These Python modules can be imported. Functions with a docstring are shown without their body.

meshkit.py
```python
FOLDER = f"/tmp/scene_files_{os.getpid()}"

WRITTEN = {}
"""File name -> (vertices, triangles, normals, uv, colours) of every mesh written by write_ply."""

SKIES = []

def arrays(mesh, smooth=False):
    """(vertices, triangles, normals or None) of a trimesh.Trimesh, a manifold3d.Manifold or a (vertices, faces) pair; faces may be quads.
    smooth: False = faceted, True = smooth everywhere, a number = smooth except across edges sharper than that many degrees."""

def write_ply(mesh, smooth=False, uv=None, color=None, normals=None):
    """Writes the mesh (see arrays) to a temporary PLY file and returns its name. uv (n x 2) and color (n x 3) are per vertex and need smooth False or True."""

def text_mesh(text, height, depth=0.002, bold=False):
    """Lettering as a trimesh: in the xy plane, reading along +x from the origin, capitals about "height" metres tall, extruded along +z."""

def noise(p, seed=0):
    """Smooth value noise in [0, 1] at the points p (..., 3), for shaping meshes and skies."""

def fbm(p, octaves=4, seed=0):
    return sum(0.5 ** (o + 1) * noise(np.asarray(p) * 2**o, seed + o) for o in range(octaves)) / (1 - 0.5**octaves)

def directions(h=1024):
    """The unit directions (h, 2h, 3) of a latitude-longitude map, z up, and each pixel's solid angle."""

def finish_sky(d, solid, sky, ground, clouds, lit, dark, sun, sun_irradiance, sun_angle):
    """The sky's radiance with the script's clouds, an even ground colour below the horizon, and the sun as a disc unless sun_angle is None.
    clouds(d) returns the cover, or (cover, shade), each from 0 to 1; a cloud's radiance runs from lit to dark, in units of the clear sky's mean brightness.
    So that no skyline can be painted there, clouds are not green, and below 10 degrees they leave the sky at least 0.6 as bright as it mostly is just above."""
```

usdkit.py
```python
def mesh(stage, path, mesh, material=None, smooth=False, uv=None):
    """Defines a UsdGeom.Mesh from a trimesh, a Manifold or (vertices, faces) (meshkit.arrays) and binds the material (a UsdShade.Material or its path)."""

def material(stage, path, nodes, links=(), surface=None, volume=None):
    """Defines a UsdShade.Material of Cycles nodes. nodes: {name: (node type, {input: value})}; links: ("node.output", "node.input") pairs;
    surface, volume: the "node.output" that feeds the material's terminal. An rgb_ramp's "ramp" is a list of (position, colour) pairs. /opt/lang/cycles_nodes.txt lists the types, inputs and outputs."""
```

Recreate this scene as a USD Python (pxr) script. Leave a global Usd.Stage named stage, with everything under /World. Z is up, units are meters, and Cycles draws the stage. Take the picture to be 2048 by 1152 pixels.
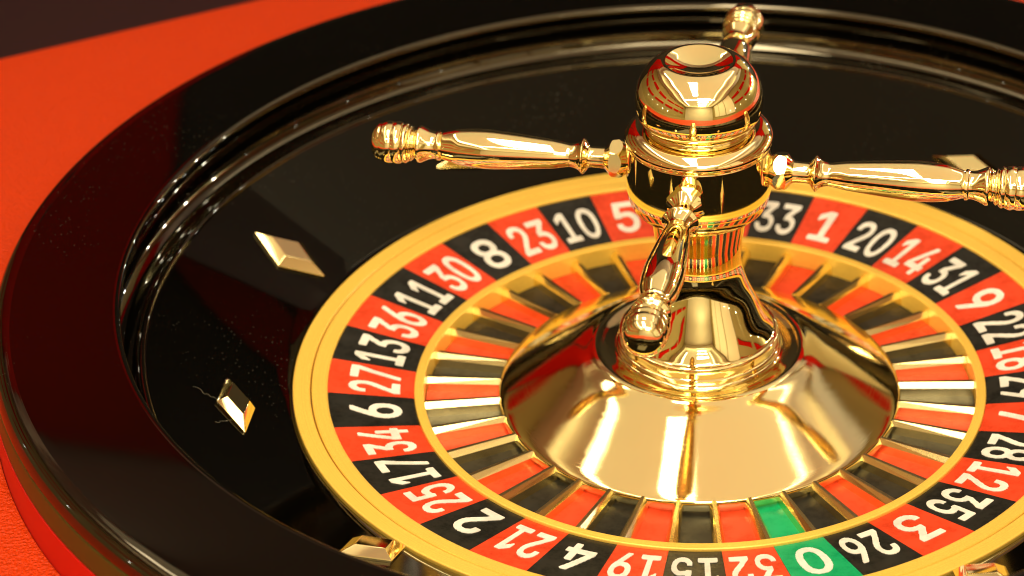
import math, random
import numpy as np
import trimesh
import manifold3d as m3
import shapely.geometry as sg
import meshkit, usdkit
from pxr import Usd, UsdGeom, UsdLux, UsdShade, Gf, Sdf

random.seed(7)
rng = np.random.default_rng(7)
stage = Usd.Stage.CreateInMemory()
UsdGeom.SetStageUpAxis(stage, UsdGeom.Tokens.z)
UsdGeom.SetStageMetersPerUnit(stage, 1.0)
W = UsdGeom.Xform.Define(stage, '/World')
stage.SetDefaultPrim(W.GetPrim())
PI = math.pi

# ------------------------------------------------------------------ camera
POS = np.array([0.0, -1.6213744, 1.06590292])
RIGHT = np.array([0.99806732, 0.05385223, -0.03100891])
UP = np.array([-0.00173989, 0.52302287, 0.85231687])
FWD = np.array([-0.06211753, 0.85061567, -0.52210574])
cam = UsdGeom.Camera.Define(stage, '/World/camera')
mt = np.eye(4)
mt[0, :3], mt[1, :3], mt[2, :3], mt[3, :3] = RIGHT, UP, -FWD, POS
cam.AddTransformOp().Set(Gf.Matrix4d(*mt.ravel().tolist()))
cam.CreateHorizontalApertureAttr(36.0)
cam.CreateVerticalApertureAttr(20.25)
cam.CreateFocalLengthAttr(5998.44 / 2048 * 36)
cam.CreateClippingRangeAttr(Gf.Vec2f(0.05, 50))
cam.CreateFStopAttr(6.5)
cam.CreateFocusDistanceAttr(1.80)
cam.GetExposureAttr().Set(0.0)

# ------------------------------------------------------------------ lamps
CEIL = 1.90
K_LAMP = 0.94


def rect(name, x0, x1, y0, y1, z, power, col):
    l = UsdLux.RectLight.Define(stage, '/World/' + name)
    l.CreateWidthAttr(x1 - x0)
    l.CreateHeightAttr(y1 - y0)
    l.CreateIntensityAttr(power * K_LAMP)
    l.CreateColorAttr(Gf.Vec3f(*col))
    l.AddTranslateOp().Set(Gf.Vec3d((x0 + x1) / 2, (y0 + y1) / 2, z))
    return l


WARM = (1.0, 0.86, 0.62)
rect('strip_lamp', -0.37, -0.06, -1.4, 0.12, CEIL - 0.03, 19, WARM)
rect('strip_lamp_001', 1.05, 1.08, -3.4, 1.6, CEIL - 0.03, 10, WARM)
rect('strip_lamp_002', -1.20, -1.08, -3.4, 1.4, CEIL - 0.03, 8, WARM)
for i in range(5):
    y = -1.9 - 0.5 * i
    rect('panel_lamp%s' % ('' if i == 0 else '_%03d' % i), -0.1, 0.8, y, y + 0.24, CEIL - 0.03, 20, WARM)
rect('cross_strip_lamp', -1.2, 1.2, -1.88, -1.78, CEIL - 0.03, 24, WARM)
# added ceiling fill, added wall washes, then cove lamps shining up from the ledge
rect('added_ceiling_fill', -1.21, 1.21, -3.85, 1.7, CEIL - 0.012, 0.54, (1.0, 0.89, 0.56))  # unseen soft fill, added for an even pale reflection in the gold
for k, s_ in enumerate((-1, 1)):
    l = rect('added_wall_wash' + ('' if k == 0 else '_001'), s_ * 1.22 - 0.4, s_ * 1.22 + 0.4, 1.92, 2.0, 1.80, 10, WARM)  # added light on the far red panels, so the rim mirrors them brighter
    l.AddRotateXOp().Set(50.0)
for k, (x0, x1, y0, y1) in enumerate(((-1.80, -1.60, -4.1, 1.2), (1.60, 1.80, -4.1, 1.2), (-1.5, 1.5, -4.15, -3.95))):
    l = rect('cove_lamp' + ('' if k == 0 else '_%03d' % k), x0, x1, y0, y1, CEIL - 0.16, 2.5, WARM)
    l.AddRotateXOp().Set(180.0)
# rows of small bulbs along the far and side walls
bulbs = [(x, 2.28, 0.42, 0.018, 300) for x in (1.0, 1.35)]
bulbs += [(1.75, y, 0.42, 0.022, 420) for y in (0.85, 1.2, 1.55, 1.9)]
bulbs += [(s * 1.75, y, 0.28, 0.007, 80) for s in (-1, 1) for y in np.linspace(-1.2, 0.5, 5)]
for i, (bx, by, bz, br, bi) in enumerate(bulbs):
    l = UsdLux.SphereLight.Define(stage, '/World/bulb_lamp' + ('' if i == 0 else '_%03d' % i))
    l.CreateRadiusAttr(br)
    l.CreateIntensityAttr(bi * K_LAMP)
    l.CreateColorAttr(Gf.Vec3f(0.92, 0.96, 1.0))
    l.AddTranslateOp().Set(Gf.Vec3d(float(bx), float(by), float(bz)))

# ------------------------------------------------------------------ helpers
used = {}


def numbered(path):
    k = used.get(path, 0)
    used[path] = k + 1
    return path if k == 0 else '%s_%03d' % (path, k)


def tag(prim, label=None, cat=None, group=None, kind=None):
    for k, v in (('label', label), ('category', cat), ('group', group), ('kind', kind)):
        if v:
            prim.SetCustomDataByKey(k, v)
    return prim


def thing(name, label, cat, group=None):
    x = UsdGeom.Xform.Define(stage, numbered('/World/' + name))
    return tag(x.GetPrim(), label, cat, group)


def obj(name, mesh, mat, parent=None, smooth=30, label=None):
    base = parent.GetPath().pathString if parent else '/World'
    m = usdkit.mesh(stage, numbered(base + '/' + name), mesh, mat, smooth=smooth)
    if label:
        m.GetPrim().SetCustomDataByKey('label', label)
    return m.GetPrim()


def arc(cx, cz, r, a0, a1, n=8, rz=None):
    rz = r if rz is None else rz
    return [(cx + r * math.cos(math.radians(a)), cz + rz * math.sin(math.radians(a))) for a in np.linspace(a0, a1, n)]


def lathe(prof, n=256, closed=False, a0=0.0, a1=2 * PI):
    """Surface of revolution about z of (r, z) points; the outside is on the right when walking along the profile upwards."""
    p = np.array(prof, float)
    full = abs(a1 - a0 - 2 * PI) < 1e-6
    m = n if full else n + 1
    th = a0 + (a1 - a0) * np.arange(m) / n
    v = np.stack([np.outer(np.cos(th), p[:, 0]), np.outer(np.sin(th), p[:, 0]), np.tile(p[:, 1], (m, 1))], -1).reshape(-1, 3)
    k = len(p)
    cols = k if closed else k - 1
    i, j = np.meshgrid(np.arange(m if full else m - 1), np.arange(cols), indexing='ij')
    i2, j2 = (i + 1) % m, (j + 1) % k
    f = np.stack([i * k + j, i2 * k + j, i2 * k + j2, i * k + j2], -1).reshape(-1, 4)
    f = np.vstack([f[:, [0, 1, 2]], f[:, [0, 2, 3]]])
    t = trimesh.Trimesh(v, f, process=False)
    t.merge_vertices()
    t.update_faces(t.nondegenerate_faces())
    return t


def catmull(pts, n=6):
    p = np.array(pts, float)
    q = np.vstack([2 * p[0] - p[1], p, 2 * p[-1] - p[-2]])
    out = []
    for i in range(1, len(q) - 2):
        for t in np.arange(n) / n:
            out.append(0.5 * ((2 * q[i]) + (q[i + 1] - q[i - 1]) * t + (2 * q[i - 1] - 5 * q[i] + 4 * q[i + 1] - q[i + 2]) * t * t + (3 * q[i] - q[i - 1] - 3 * q[i + 1] + q[i + 2]) * t ** 3))
    out.append(p[-1])
    return [tuple(o) for o in out]


# ------------------------------------------------------------------ materials
L = '/World/Looks/'


def plain(name, col, rough=0.5, metal=0.0, **kw):
    d = {'base_color': col, 'roughness': rough, 'metallic': metal}
    d.update(kw)
    return usdkit.material(stage, L + name, {'p': ('principled_bsdf', d)}, [], surface='p.BSDF')


def gold_mat(name, col, rough, bump=0.02, lines=0.0, smudge=22.0):
    """Polished metal with faint smudges in its gloss, shallow waviness and, if lines, fine turned marks round the wheel's axis."""
    return usdkit.material(stage, L + name, {
        't': ('texture_coordinate', {}),
        'n': ('noise_texture', {'scale': smudge, 'detail': 5.0, 'roughness': 0.65}),
        'r': ('map_range', {'from_min': 0.35, 'from_max': 0.72, 'to_min': rough * 0.5, 'to_max': rough * 1.9}),
        'w': ('noise_texture', {'scale': 9.0, 'detail': 1.0}),
        'b': ('bump', {'strength': bump, 'distance': 0.01}),
        'len': ('vector_math', {'math_type': 'length'}),
        'k': ('math', {'math_type': 'multiply', 'value2': 2600.0}),
        'ln': ('noise_texture', {'dimensions': '1D', 'scale': 1.0, 'detail': 2.0}),
        'b2': ('bump', {'strength': lines, 'distance': 0.0002}),
        'p': ('principled_bsdf', {'base_color': col, 'metallic': 1.0}),
    }, [('t.object', 'n.vector'), ('t.object', 'w.vector'), ('t.object', 'len.vector1'), ('len.value', 'k.value1'), ('k.value', 'ln.w'),
        ('n.fac', 'r.value'), ('r.result', 'p.roughness'), ('w.fac', 'b.height'), ('ln.fac', 'b2.height'), ('b.normal', 'b2.normal'), ('b2.normal', 'p.normal')], surface='p.BSDF')


GOLD = gold_mat('polished_gold', (1.0, 0.86, 0.43), 0.03, 0.012)
BRUSH = gold_mat('brushed_gold', (1.0, 0.86, 0.43), 0.05, 0.02, 0.06)
FRET = plain('fret_gold', (1.0, 0.84, 0.42), 0.2, 1.0)
SATIN = usdkit.material(stage, L + 'satin_gold', {
    't': ('texture_coordinate', {}),
    'n': ('noise_texture', {'scale': 900.0, 'detail': 2.0}),
    'len': ('vector_math', {'math_type': 'length'}),
    'k': ('math', {'math_type': 'multiply', 'value2': 1800.0}),
    'ln': ('noise_texture', {'dimensions': '1D', 'scale': 1.0, 'detail': 3.0}),
    'mx': ('math', {'math_type': 'multiply_add', 'value2': 0.5}),
    'hf': ('math', {'math_type': 'multiply', 'value2': 0.5}),
    'b': ('bump', {'strength': 0.25, 'distance': 0.0006}),
    'c': ('rgb_ramp', {'ramp': [(0.3, (0.82, 0.50, 0.07)), (0.7, (0.98, 0.66, 0.12))]}),
    'p': ('principled_bsdf', {'metallic': 0.25, 'roughness': 0.36}),
}, [('t.object', 'n.vector'), ('t.object', 'len.vector1'), ('len.value', 'k.value1'), ('k.value', 'ln.w'), ('ln.fac', 'hf.value1'), ('n.fac', 'mx.value1'), ('hf.value', 'mx.value3'),
    ('mx.value', 'c.fac'), ('c.color', 'p.base_color'), ('mx.value', 'b.height'), ('b.normal', 'p.normal')], surface='p.BSDF')
def lacquer(name, ior, level=0.36):
  return usdkit.material(stage, L + name, {
    't': ('texture_coordinate', {}),
    'v': ('voronoi_texture', {'scale': 300.0, 'randomness': 1.0}),
    'g': ('noise_texture', {'scale': 9.0, 'detail': 3.0}),
    'm': ('map_range', {'from_min': 0.35, 'from_max': 0.75, 'to_min': -0.02, 'to_max': 0.15}),
    'd': ('math', {'math_type': 'less_than'}),
    'x': ('mix', {'color1': (0.0012, 0.0010, 0.0006), 'color2': (0.055, 0.05, 0.04)}),
    'rr': ('map_range', {'from_min': 0.0, 'from_max': 1.0, 'to_min': 0.035, 'to_max': 0.5}),
    'p': ('principled_bsdf', {'ior': ior, 'specular_ior_level': level, 'specular_tint': (1.0, 0.88, 0.62)}),
}, [('t.object', 'v.vector'), ('t.object', 'g.vector'), ('g.fac', 'm.value'), ('v.distance', 'd.value1'), ('m.result', 'd.value2'),
    ('d.value', 'x.fac'), ('x.color', 'p.base_color'), ('d.value', 'rr.value'), ('rr.result', 'p.roughness')], surface='p.BSDF')
BLACK = lacquer('black_lacquer', 1.32)
RIMBLACK = lacquer('black_rim_lacquer', 1.5, 0.32)
TRACK = lacquer('black_track_lacquer', 1.55, 1.0)
LEATHER = usdkit.material(stage, L + 'red_leather', {
    't': ('texture_coordinate', {}),
    'v': ('voronoi_texture', {'scale': 420.0, 'feature': 'smooth_f1', 'smoothness': 0.4}),
    'n': ('noise_texture', {'scale': 900.0, 'detail': 3.0}),
    'a': ('math', {'math_type': 'add'}),
    'b': ('bump', {'strength': 1.0, 'distance': 0.0016}),
    'p': ('principled_bsdf', {'base_color': (0.64, 0.043, 0.0015), 'roughness': 0.36, 'ior': 1.4, 'specular_ior_level': 0.35}),
}, [('t.object', 'v.vector'), ('t.object', 'n.vector'), ('v.distance', 'a.value1'), ('n.fac', 'a.value2'), ('a.value', 'b.height'), ('b.normal', 'p.normal')], surface='p.BSDF')
def enamel(name, col, rough=0.3):
    """Printed enamel with slightly uneven tone and gloss."""
    d = tuple(0.78 * c for c in col)
    l = tuple(min(1, 1.08 * c + 0.004) for c in col)
    return usdkit.material(stage, L + name, {
        't': ('texture_coordinate', {}),
        'n': ('noise_texture', {'scale': 60.0, 'detail': 6.0, 'roughness': 0.7}),
        'c': ('rgb_ramp', {'ramp': [(0.3, d), (0.55, col), (0.75, l)]}),
        'r': ('map_range', {'from_min': 0.3, 'from_max': 0.7, 'to_min': rough * 0.7, 'to_max': rough * 1.5}),
        'p': ('principled_bsdf', {}),
    }, [('t.object', 'n.vector'), ('n.fac', 'c.fac'), ('c.color', 'p.base_color'), ('n.fac', 'r.value'), ('r.result', 'p.roughness')], surface='p.BSDF')


RED = enamel('red_enamel', (0.72, 0.058, 0.016))
BLK = enamel('black_enamel', (0.014, 0.014, 0.011))
GREEN = enamel('green_enamel', (0.0, 0.36, 0.13))
WHITE = enamel('white_numeral_paint', (0.80, 0.78, 0.70), 0.45)
LINT = plain('pale_lint', (0.22, 0.20, 0.15), 0.9)
CREAM = plain('cream_ceiling_paint', (0.80, 0.76, 0.64), 0.8)
WALLRED = plain('red_wall_panel', (0.42, 0.006, 0.003), 0.9, specular_ior_level=0.05)
WALLDARK = plain('dark_wood', (0.012, 0.008, 0.004), 0.6)
TAN = plain('tan_panel', (0.42, 0.32, 0.14), 0.6)
OLIVE = plain('olive_wall', (0.30, 0.24, 0.09), 0.6)
OLIVE_REFL = plain('painted_olive_reflection', (0.045, 0.052, 0.008), 0.4, 0.0, specular_ior_level=0.3)  # flat colour standing in for the room mirrored in the wall
RED_REFL = plain('painted_red_reflection', (0.55, 0.006, 0.002), 0.45)  # flat colour standing in for the table mirrored in the wall
CARPET = plain('maroon_carpet', (0.05, 0.012, 0.012), 0.9)

# ------------------------------------------------------------------ the room seen in the reflections
ZF, TZ = -0.76, 0.034
XW, YF, YB = 1.85, 2.4, -4.2


def box(x0, x1, y0, y1, z0, z1):
    b = trimesh.creation.box(extents=(x1 - x0, y1 - y0, z1 - z0))
    b.apply_translation(((x0 + x1) / 2, (y0 + y1) / 2, (z0 + z1) / 2))
    return b


def struct(name, mesh, mat, label):
    return tag(obj(name, mesh, mat, smooth=False), label, None, None, 'structure')


struct('floor', box(-XW - 0.1, XW + 0.1, YB - 0.1, YF + 0.1, ZF - 0.1, ZF), CARPET, 'dark maroon carpet floor beyond the red table')
ceil_ = struct('ceiling', box(-XW - 0.1, XW + 0.1, YB - 0.1, YF + 0.1, CEIL, CEIL + 0.1), CREAM, 'cream ceiling reflected in the gold')
for x0, x1, y0, y1 in ((-XW, -1.55, YB, YF), (1.55, XW, YB, YF), (-1.55, 1.55, YB, -3.9)):
    obj('cove_ledge', box(x0, x1, y0, y1, CEIL - 0.20, CEIL - 0.17), CREAM, ceil_, smooth=False)
for nm, x0, x1 in (('wall_left', -XW - 0.1, -XW), ('wall_right', XW, XW + 0.1)):
    w = struct(nm, box(x0, x1, YB, YF, ZF, CEIL), OLIVE, 'olive side wall with red panels')
    s = -1 if x1 <= 0 else 1
    xa, xb = sorted((s * XW, s * (XW - 0.03)))
    for i in range(7):
        y0 = -3.4 + i * 0.88
        if s > 0 and y0 < -0.9:
            obj('cream_panel', box(xa, xb, y0, y0 + 0.80, 0.1, 1.6), CREAM, w, smooth=False)
            continue
        obj('panel', box(xa, xb, y0, y0 + 0.72, 0.50, 0.66), WALLRED, w, smooth=False)
        obj('panel', box(xa, xb, y0, y0 + 0.72, 1.05, 1.22), WALLRED, w, smooth=False)
    obj('wainscot', box(xa, xb, YB, YF, ZF, -0.05), TAN, w, smooth=False)
wf = struct('wall_far', box(-XW, XW, YF, YF + 0.1, ZF, CEIL), WALLDARK, 'dark far wall with red panels either side')
for x0, x1 in ((-1.8, -1.25), (-1.2, -0.80), (0.58, 0.80)):
    obj('panel', box(x0, x1, YF - 0.03, YF, 0.5, 1.88), WALLRED, wf, smooth=False)
obj('cream_panel', box(0.84, 1.80, YF - 0.03, YF, 0.62, 1.42), TAN, wf, smooth=False)
obj('panel', box(0.84, 1.80, YF - 0.03, YF, 1.45, 1.88), WALLRED, wf, smooth=False)
struct('wall_back', box(-XW, XW, YB - 0.1, YB, ZF, CEIL), CREAM, 'cream back wall')

# ------------------------------------------------------------------ table
R_HOLE = 0.4468
far_n = np.array([-0.476, 0.879])
far_t = np.array([0.879, 0.476])
fp = far_n * 0.607
poly = sg.Polygon([fp - far_t * 0.95, fp + far_t * 1.05, fp + far_t * 1.05 - far_n * 1.7, fp - far_t * 0.95 - far_n * 1.7])
th_, rr_ = 0.05, 0.014
pts = np.array(poly.exterior.coords)[:-1]
c = pts.mean(0)
hull = []
for q in pts:
    d = (c - q) / np.linalg.norm(c - q)
    q2 = q + d * rr_ * 1.414
    for z in (TZ - rr_, TZ - th_ + rr_):
        hull.append(m3.Manifold.sphere(rr_, 32).translate((float(q2[0]), float(q2[1]), float(z))))
slab = m3.Manifold.batch_hull(hull)
hole = m3.Manifold.cylinder(1.0, R_HOLE, R_HOLE, 256).translate((0, 0, -0.5))
table = thing('gaming_table', 'red leather topped table the roulette wheel is sunk into', 'table')
obj('table_top', slab - hole, LEATHER, table, smooth=40)
inner = sg.Polygon(pts).buffer(-0.12)
apr = trimesh.creation.extrude_polygon(inner.difference(inner.buffer(-0.03)), 0.12, engine='earcut')
apr.apply_translation((0, 0, TZ - th_ - 0.12))
obj('apron', apr, WALLDARK, table, smooth=False)
for q in np.array(inner.buffer(-0.05).exterior.coords)[:4]:
    lg = trimesh.creation.cylinder(radius=0.045, height=TZ - th_ - ZF, sections=32)
    lg.apply_translation((q[0], q[1], (TZ - th_ + ZF) / 2))
    obj('leg', lg, WALLDARK, table)

# ------------------------------------------------------------------ bowl
bowl = thing('roulette_bowl', 'black lacquered wooden roulette bowl sunk in the red table', 'roulette bowl')
Z_AP0, R_AP0, Z_AP1, R_AP1 = 0.0125, 0.2632, 0.0540, 0.3560
K = (Z_AP1 - Z_AP0) / (R_AP1 - R_AP0)


def apron_z(r):
    return Z_AP0 + K * (r - R_AP0)


# sloping apron, rounded at both edges
prof = [(0.2622, -0.02), (0.2622, 0.0095)] + arc(0.2640, 0.0100, 0.0018, 180, 116, 6)
prof += [(r, apron_z(r) - 0.0002) for r in np.linspace(0.2655, 0.3508, 14)]
obj('apron', lathe(prof[::-1], 384), BLACK, bowl, smooth=50)
bead = [(0.3508, apron_z(0.3508) - 0.0006), (0.3510, apron_z(0.3510) + 0.0001)] + arc(0.3535, 0.0502, 0.0042, 122, 0, 14) + [(0.3577, 0.046)]
obj('track_edge', lathe(bead[::-1], 384), TRACK, bowl, smooth=60)
# ball track groove under the rim lip
trk = catmull([(0.3579, 0.0465), (0.3600, 0.0485), (0.3680, 0.0500), (0.3740, 0.0550), (0.3760, 0.0640), (0.3740, 0.0740), (0.3690, 0.0820), (0.3642, 0.0862)], 5)
obj('ball_track', lathe(trk[::-1], 384), TRACK, bowl, smooth=50)
lip = [(0.3645, 0.0860)] + arc(0.3664, 0.0880, 0.0034, 205, 92, 12) + [(0.3675, 0.09135)]
rim = [(0.3675, 0.09135), (0.372, 0.0914), (0.40, 0.0915), (0.425, 0.0914), (0.4310, 0.0913)]
edge = catmull([(0.4310, 0.0913), (0.4330, 0.0911), (0.4365, 0.0905), (0.4398, 0.0889), (0.4420, 0.0862), (0.4433, 0.0830), (0.4439, 0.0802), (0.4437, 0.0788), (0.4430, 0.0784), (0.4415, 0.0784)], 5)
obj('rim', lathe(rim[::-1], 512), RIMBLACK, bowl, smooth=60)
obj('rim_edge', lathe(edge[::-1], 512), TRACK, bowl, smooth=60)
obj('rim_lip', lathe(lip[::-1], 512), TRACK, bowl, smooth=60)

obj('olive_reflection_band', lathe([(0.4420, 0.0785), (0.4438, 0.0780), (0.4445, 0.0765), (0.4449, 0.0660), (0.4453, 0.0618), (0.4450, 0.0608), (0.4435, 0.0605)][::-1], 512), OLIVE_REFL, bowl, smooth=40)  # olive reflection in the black outer wall, built as a coloured band
obj('red_reflection_band', lathe([(0.4435, 0.0603), (0.4455, 0.0600), (0.4460, 0.0588), (0.4464, 0.0300), (0.4464, -0.02)][::-1], 512), RED_REFL, bowl, smooth=40)  # red table reflection in the black outer wall, built as a coloured band


def deflector(az, r0, radial):
    """A bevelled diamond stud lying on the apron."""
    a, b, q = (0.0272, 0.0155, 0.0011) if radial else (0.0295, 0.0120, 0.0011)
    sp = lambda x, y, z, r: m3.Manifold.sphere(r, 24).translate((x, y, z))
    man = m3.Manifold.batch_hull([sp(x, y, z, q) for x, y in ((a, 0), (0, b), (-a, 0), (0, -b)) for z in (0.0, 0.0012)] + [sp(x * 0.58, y * 0.58, 0.0066 - q, q) for x, y in ((a, 0), (0, b), (-a, 0), (0, -b))])
    mm = man.to_mesh()
    m = trimesh.Trimesh(mm.vert_properties[:, :3], mm.tri_verts, process=False)
    if not radial:
        m.apply_transform(trimesh.transformations.rotation_matrix(PI / 2 + 0.07, (0, 0, 1)))
    m.apply_transform(trimesh.transformations.rotation_matrix(-math.atan(K), (0, 1, 0)))
    m.apply_translation((r0, 0, apron_z(r0) - 0.0002))
    m.apply_transform(trimesh.transformations.rotation_matrix(math.radians(az), (0, 0, 1)))
    return m


for az, r0, rad in ((158.2, 0.2985, True), (194.2, 0.2985, False), (229.0, 0.2900, True), (304.0, 0.2900, True), (122.8, 0.2985, False), (50.5, 0.2985, False)):
    obj('deflector', deflector(az, r0, rad), GOLD, bowl, smooth=50)

# ------------------------------------------------------------------ rotor
rotor = thing('roulette_rotor', 'red and black numbered roulette rotor with gold turret and four handles', 'roulette rotor')
zn = lambda r: 0.0004 + (r - 0.1834) / (0.2387 - 0.1834) * (0.0092 - 0.0004)   # number ring slope
out = [(0.2612, -0.01), (0.2612, 0.0112)] + arc(0.2600, 0.0112, 0.0012, 0, 90, 5) + [(0.2505, 0.0119)] + [(0.2499, 0.0110), (0.2499, 0.004)]
obj('outer_ring', lathe(out, 384), SATIN, rotor)
inn = [(0.2491, 0.004), (0.2491, 0.0108), (0.2486, 0.0115), (0.2400, 0.0108), (0.2389, 0.0100), (0.2387, 0.0075), (0.2387, 0.0)]
obj('inner_ring', lathe(inn, 384), SATIN, rotor)
pr = [(0.1836, -0.004), (0.1836, 0.0012)] + arc(0.1826, 0.0012, 0.0010, 0, 90, 5) + arc(0.1785, 0.0010, 0.0012, 90, 180, 5) + [(0.1773, -0.013)]
obj('pocket_ring', lathe(pr, 384), SATIN, rotor)

ORDER = [0, 32, 15, 19, 4, 21, 2, 25, 17, 34, 6, 27, 13, 36, 11, 30, 8, 23, 10, 5, 24, 16, 33, 1, 20, 14, 31, 9, 22, 18, 29, 7, 28, 12, 35, 3, 26]
A0, STEP = 288.9, 360.0 / 37
Z_FLOOR = -0.0115


def numeral(text, az):
    m = meshkit.text_mesh(text, 0.031, 0.0005, bold=True)
    m = m.subdivide_to_size(0.006)
    v = m.vertices.copy()
    w = v[:, 0].max() - v[:, 0].min()
    x = v[:, 0] - (v[:, 0].max() + v[:, 0].min()) / 2
    x *= min(0.80, 0.0285 / w)
    y0 = (v[:, 1].max() + v[:, 1].min()) / 2
    r = 0.2092 + (v[:, 1] - y0) * 1.0
    ang = math.radians(az) - x / 0.2092
    m.vertices = np.column_stack([r * np.cos(ang), r * np.sin(ang), zn(r) + 0.0001 + v[:, 2] * 0.8])
    m.invert() if m.volume < 0 else None
    return m


def fret_mesh(az):
    r0, r1, zt = 0.1285, 0.1771, -0.0022
    sec = lambda r, w: [(r, -w, Z_FLOOR - 0.001), (r, w, Z_FLOOR - 0.001), (r, w * 0.95, zt - 0.0034), (r, -w * 0.95, zt - 0.0034), (r, w * 0.3, zt), (r, -w * 0.3, zt)]
    m = trimesh.convex.convex_hull(np.array(sec(r0, 0.0030) + sec(r1, 0.0042)))
    m.apply_transform(trimesh.transformations.rotation_matrix(math.radians(az), (0, 0, 1)))
    return m


for k, num in enumerate(ORDER):
    az = A0 - k * STEP
    mat = GREEN if num == 0 else (RED if k % 2 else BLK)
    h = math.radians(STEP / 2) - 0.0006
    a = math.radians(az)
    rs = [0.1837, 0.1850, 0.2105, 0.2375, 0.2387]
    panel = lathe([(r, zn(r) - (0.0003 if i in (0, 4) else 0)) for i, r in enumerate(rs)][::-1], 10, a0=a - h, a1=a + h)
    pn = obj('number_panel', panel, mat, rotor, smooth=False if False else 30)
    obj('numeral', numeral(str(num), az), WHITE, pn, smooth=False)
    pk = lathe([(0.126, Z_FLOOR), (0.15, Z_FLOOR), (0.1768, Z_FLOOR)][::-1], 10, a0=a - h, a1=a + h)
    obj('pocket', pk, mat, rotor)
    obj('fret', fret_mesh(az + STEP / 2), FRET, rotor, smooth=False)

cone = [(0.1262, -0.016), (0.1275, -0.0095), (0.1292, -0.0085), (0.1295, -0.0072)] + arc(0.1256, -0.0058, 0.0040, -15, 56, 8)
cone += catmull([(0.1260, -0.0012), (0.112, 0.0068), (0.096, 0.0158), (0.080, 0.0243), (0.0705, 0.0283), (0.0672, 0.0298), (0.0640, 0.0302), (0.0590, 0.0292), (0.0540, 0.0286), (0.0505, 0.0286)], 5)
obj('cone', lathe(cone, 256), BRUSH, rotor, smooth=45)
tur = [(0.0535, 0.0284), (0.0535, 0.0300), (0.0527, 0.0310), (0.0521, 0.0312), (0.0521, 0.0338), (0.0514, 0.0346), (0.0507, 0.0348), (0.0507, 0.0405)]
tur += arc(0.0495, 0.0408, 0.0012, 0, 60, 4) + [(0.0492, 0.0424), (0.0484, 0.0424)]
obj('turret_base', lathe(tur, 192), GOLD, rotor, smooth=35)
neck = catmull([(0.0484, 0.0424), (0.0470, 0.0440), (0.0425, 0.0510), (0.0368, 0.0625), (0.0318, 0.0735), (0.0285, 0.0835), (0.0270, 0.0900), (0.0266, 0.0960), (0.0270, 0.1050), (0.0280, 0.1120), (0.0298, 0.1220), (0.0312, 0.1290)], 6)
obj('neck', lathe(neck, 192), GOLD, rotor, smooth=60)
hub = [(0.0312, 0.1290), (0.0360, 0.1302)] + catmull([(0.0385, 0.1315), (0.0420, 0.1352), (0.0440, 0.1408), (0.0447, 0.1450)], 5) + [(0.0449, 0.152), (0.0449, 0.1765), (0.0444, 0.1772)]
hub += catmull([(0.0444, 0.1776), (0.0456, 0.1800), (0.0452, 0.1828), (0.0430, 0.1855), (0.0395, 0.1876), (0.0355, 0.1885), (0.0330, 0.1888)], 5)
obj('hub', lathe(hub, 192), GOLD, rotor, smooth=40)
fin = [(0.0330, 0.1888), (0.0330, 0.1897)] + arc(0.0318, 0.1902, 0.0012, -20, 90, 5) + [(0.0304, 0.1916), (0.0304, 0.1921)]
fin += catmull([(0.0335, 0.1926), (0.0362, 0.1945), (0.0382, 0.1985), (0.0391, 0.2040), (0.0389, 0.2090), (0.0379, 0.2145), (0.0355, 0.2208), (0.0315, 0.2264), (0.0272, 0.2301), (0.0235, 0.2320), (0.0212, 0.2325), (0.0194, 0.2318), (0.0150, 0.2295), (0.0100, 0.2276), (0.0050, 0.2265), (0.0, 0.2261)], 6)
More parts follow.
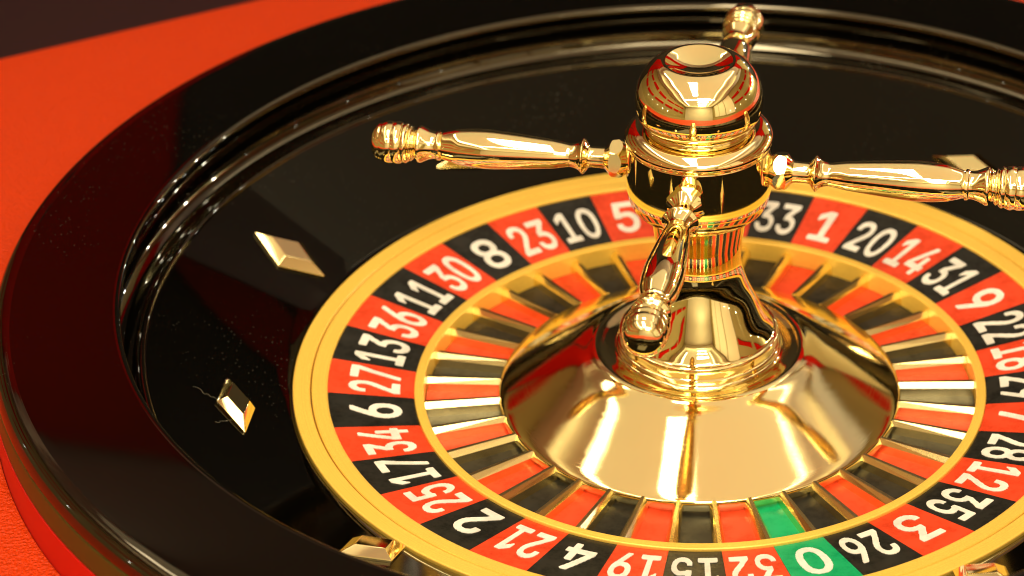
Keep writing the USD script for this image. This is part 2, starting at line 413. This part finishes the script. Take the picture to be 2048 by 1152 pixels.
obj('finial', lathe(fin, 192), GOLD, rotor, smooth=40)

ARM_Z, ARM_A = 0.1603, -8.8
shaft = catmull([(0.0062, 0.0580), (0.0060, 0.0625), (0.0060, 0.0675), (0.0070, 0.0690)], 4) + catmull([(0.0078, 0.0695), (0.0098, 0.0713), (0.0100, 0.0722), (0.0082, 0.0740), (0.0070, 0.0765), (0.0064, 0.0790)], 4)
shaft += catmull([(0.0062, 0.0800), (0.0072, 0.0900), (0.0086, 0.1080), (0.0097, 0.1260), (0.0098, 0.1360), (0.0090, 0.1480), (0.0076, 0.1575), (0.0070, 0.1600)], 5)
shaft += catmull([(0.0082, 0.1606), (0.0082, 0.1622), (0.0076, 0.1632), (0.0082, 0.1670), (0.0096, 0.1705), (0.0107, 0.1730), (0.0104, 0.1745), (0.0084, 0.1762), (0.0080, 0.1775)], 4)
grip = [(0.0080, 0.1775)] + catmull([(0.0094, 0.1780), (0.0102, 0.1790), (0.0094, 0.1802)], 4) + catmull([(0.0106, 0.1806), (0.0116, 0.1822), (0.0110, 0.1842)], 4)
grip += catmull([(0.0116, 0.1846), (0.0123, 0.1872), (0.0117, 0.1902)], 4) + catmull([(0.0120, 0.1906), (0.0122, 0.1935), (0.0114, 0.1968)], 4) + catmull([(0.0110, 0.1972), (0.0104, 0.1998), (0.0080, 0.2024), (0.0040, 0.2038), (0.0, 0.2041)], 4)


def fat(p, k):
    return [(r * k, z) for r, z in p]


def lay(mesh, az):
    """From along z to along the direction az at the arm's height."""
    m = mesh.copy()
    m.vertices[:, 2] = 0.044 + (m.vertices[:, 2] - 0.044) * 1.025
    m.apply_transform(trimesh.transformations.rotation_matrix(PI / 2, (0, 1, 0)))
    m.apply_translation((0, 0, ARM_Z))
    m.apply_transform(trimesh.transformations.rotation_matrix(math.radians(az), (0, 0, 1)))
    return m


def nut_mesh():
    cyl = m3.Manifold.cylinder(0.0100, 0.0122, 0.0122, 6).rotate((0, 0, 12)).translate((0, 0, 0.0455))
    prof = lathe([(0.0, 0.0440), (0.0085, 0.0440), (0.0110, 0.0472), (0.0125, 0.0500), (0.0119, 0.0540), (0.0078, 0.0572), (0.0064, 0.0590), (0.0, 0.0590)], 96)
    tm = prof.copy()
    if tm.volume < 0:
        tm.invert()
    b = m3.Manifold(m3.Mesh(np.asarray(tm.vertices, np.float32), np.asarray(tm.faces, np.uint32)))
    r = b ^ m3.Manifold.cylinder(0.03, 0.0124, 0.0124, 6).rotate((0, 0, 12)).translate((0, 0, 0.035))
    mm = r.to_mesh()
    return trimesh.Trimesh(mm.vert_properties[:, :3], mm.tri_verts, process=False)


nut = nut_mesh()
for q in range(4):
    az = ARM_A + 90 * q
    ar = obj('arm', lay(lathe([(r * np.interp(z, [0.06, 0.075, 0.09, 0.15, 0.165, 0.178], [1.1, 1.12, 1.25, 1.28, 1.12, 1.1]), z) for r, z in shaft], 96), az), GOLD, rotor, smooth=40)
    obj('nut', lay(nut, az), GOLD, ar, smooth=25)
    obj('grip', lay(lathe(fat(grip, 1.10), 96), az), GOLD, ar, smooth=40)

# ------------------------------------------------------------------ lint on the lacquer
def fibre(points, r=0.00007):
    pts = np.array(points)
    pts = np.array(catmull(pts, 4))
    segs = []
    for a, b in zip(pts[:-1], pts[1:]):
        s = trimesh.creation.cylinder(radius=r, segment=(a, b), sections=6)
        segs.append(s)
    return trimesh.util.concatenate(segs)


def on_apron(r, az, lift=0.0002):
    a = math.radians(az)
    return (r * math.cos(a), r * math.sin(a), apron_z(r) + lift)


def wig(r0, a0, r1, a1, n, amp):
    return [on_apron(r0 + (r1 - r0) * t + rng.normal(0, amp), a0 + (a1 - a0) * t + rng.normal(0, amp * 200), 0.0002) for t in np.linspace(0, 1, n)]


lf = obj('lint_fibre', fibre(wig(0.323, 192.0, 0.306, 194.0, 9, 0.0011)), LINT)
tag(lf, 'longer pale lint hair at the upper left corner of the lower left diamond stud', 'lint')
lf = obj('lint_fibre', fibre(wig(0.316, 199.0, 0.303, 197.5, 8, 0.0010)), LINT)
tag(lf, 'short pale lint hair at the lower edge of the lower left diamond stud', 'lint')
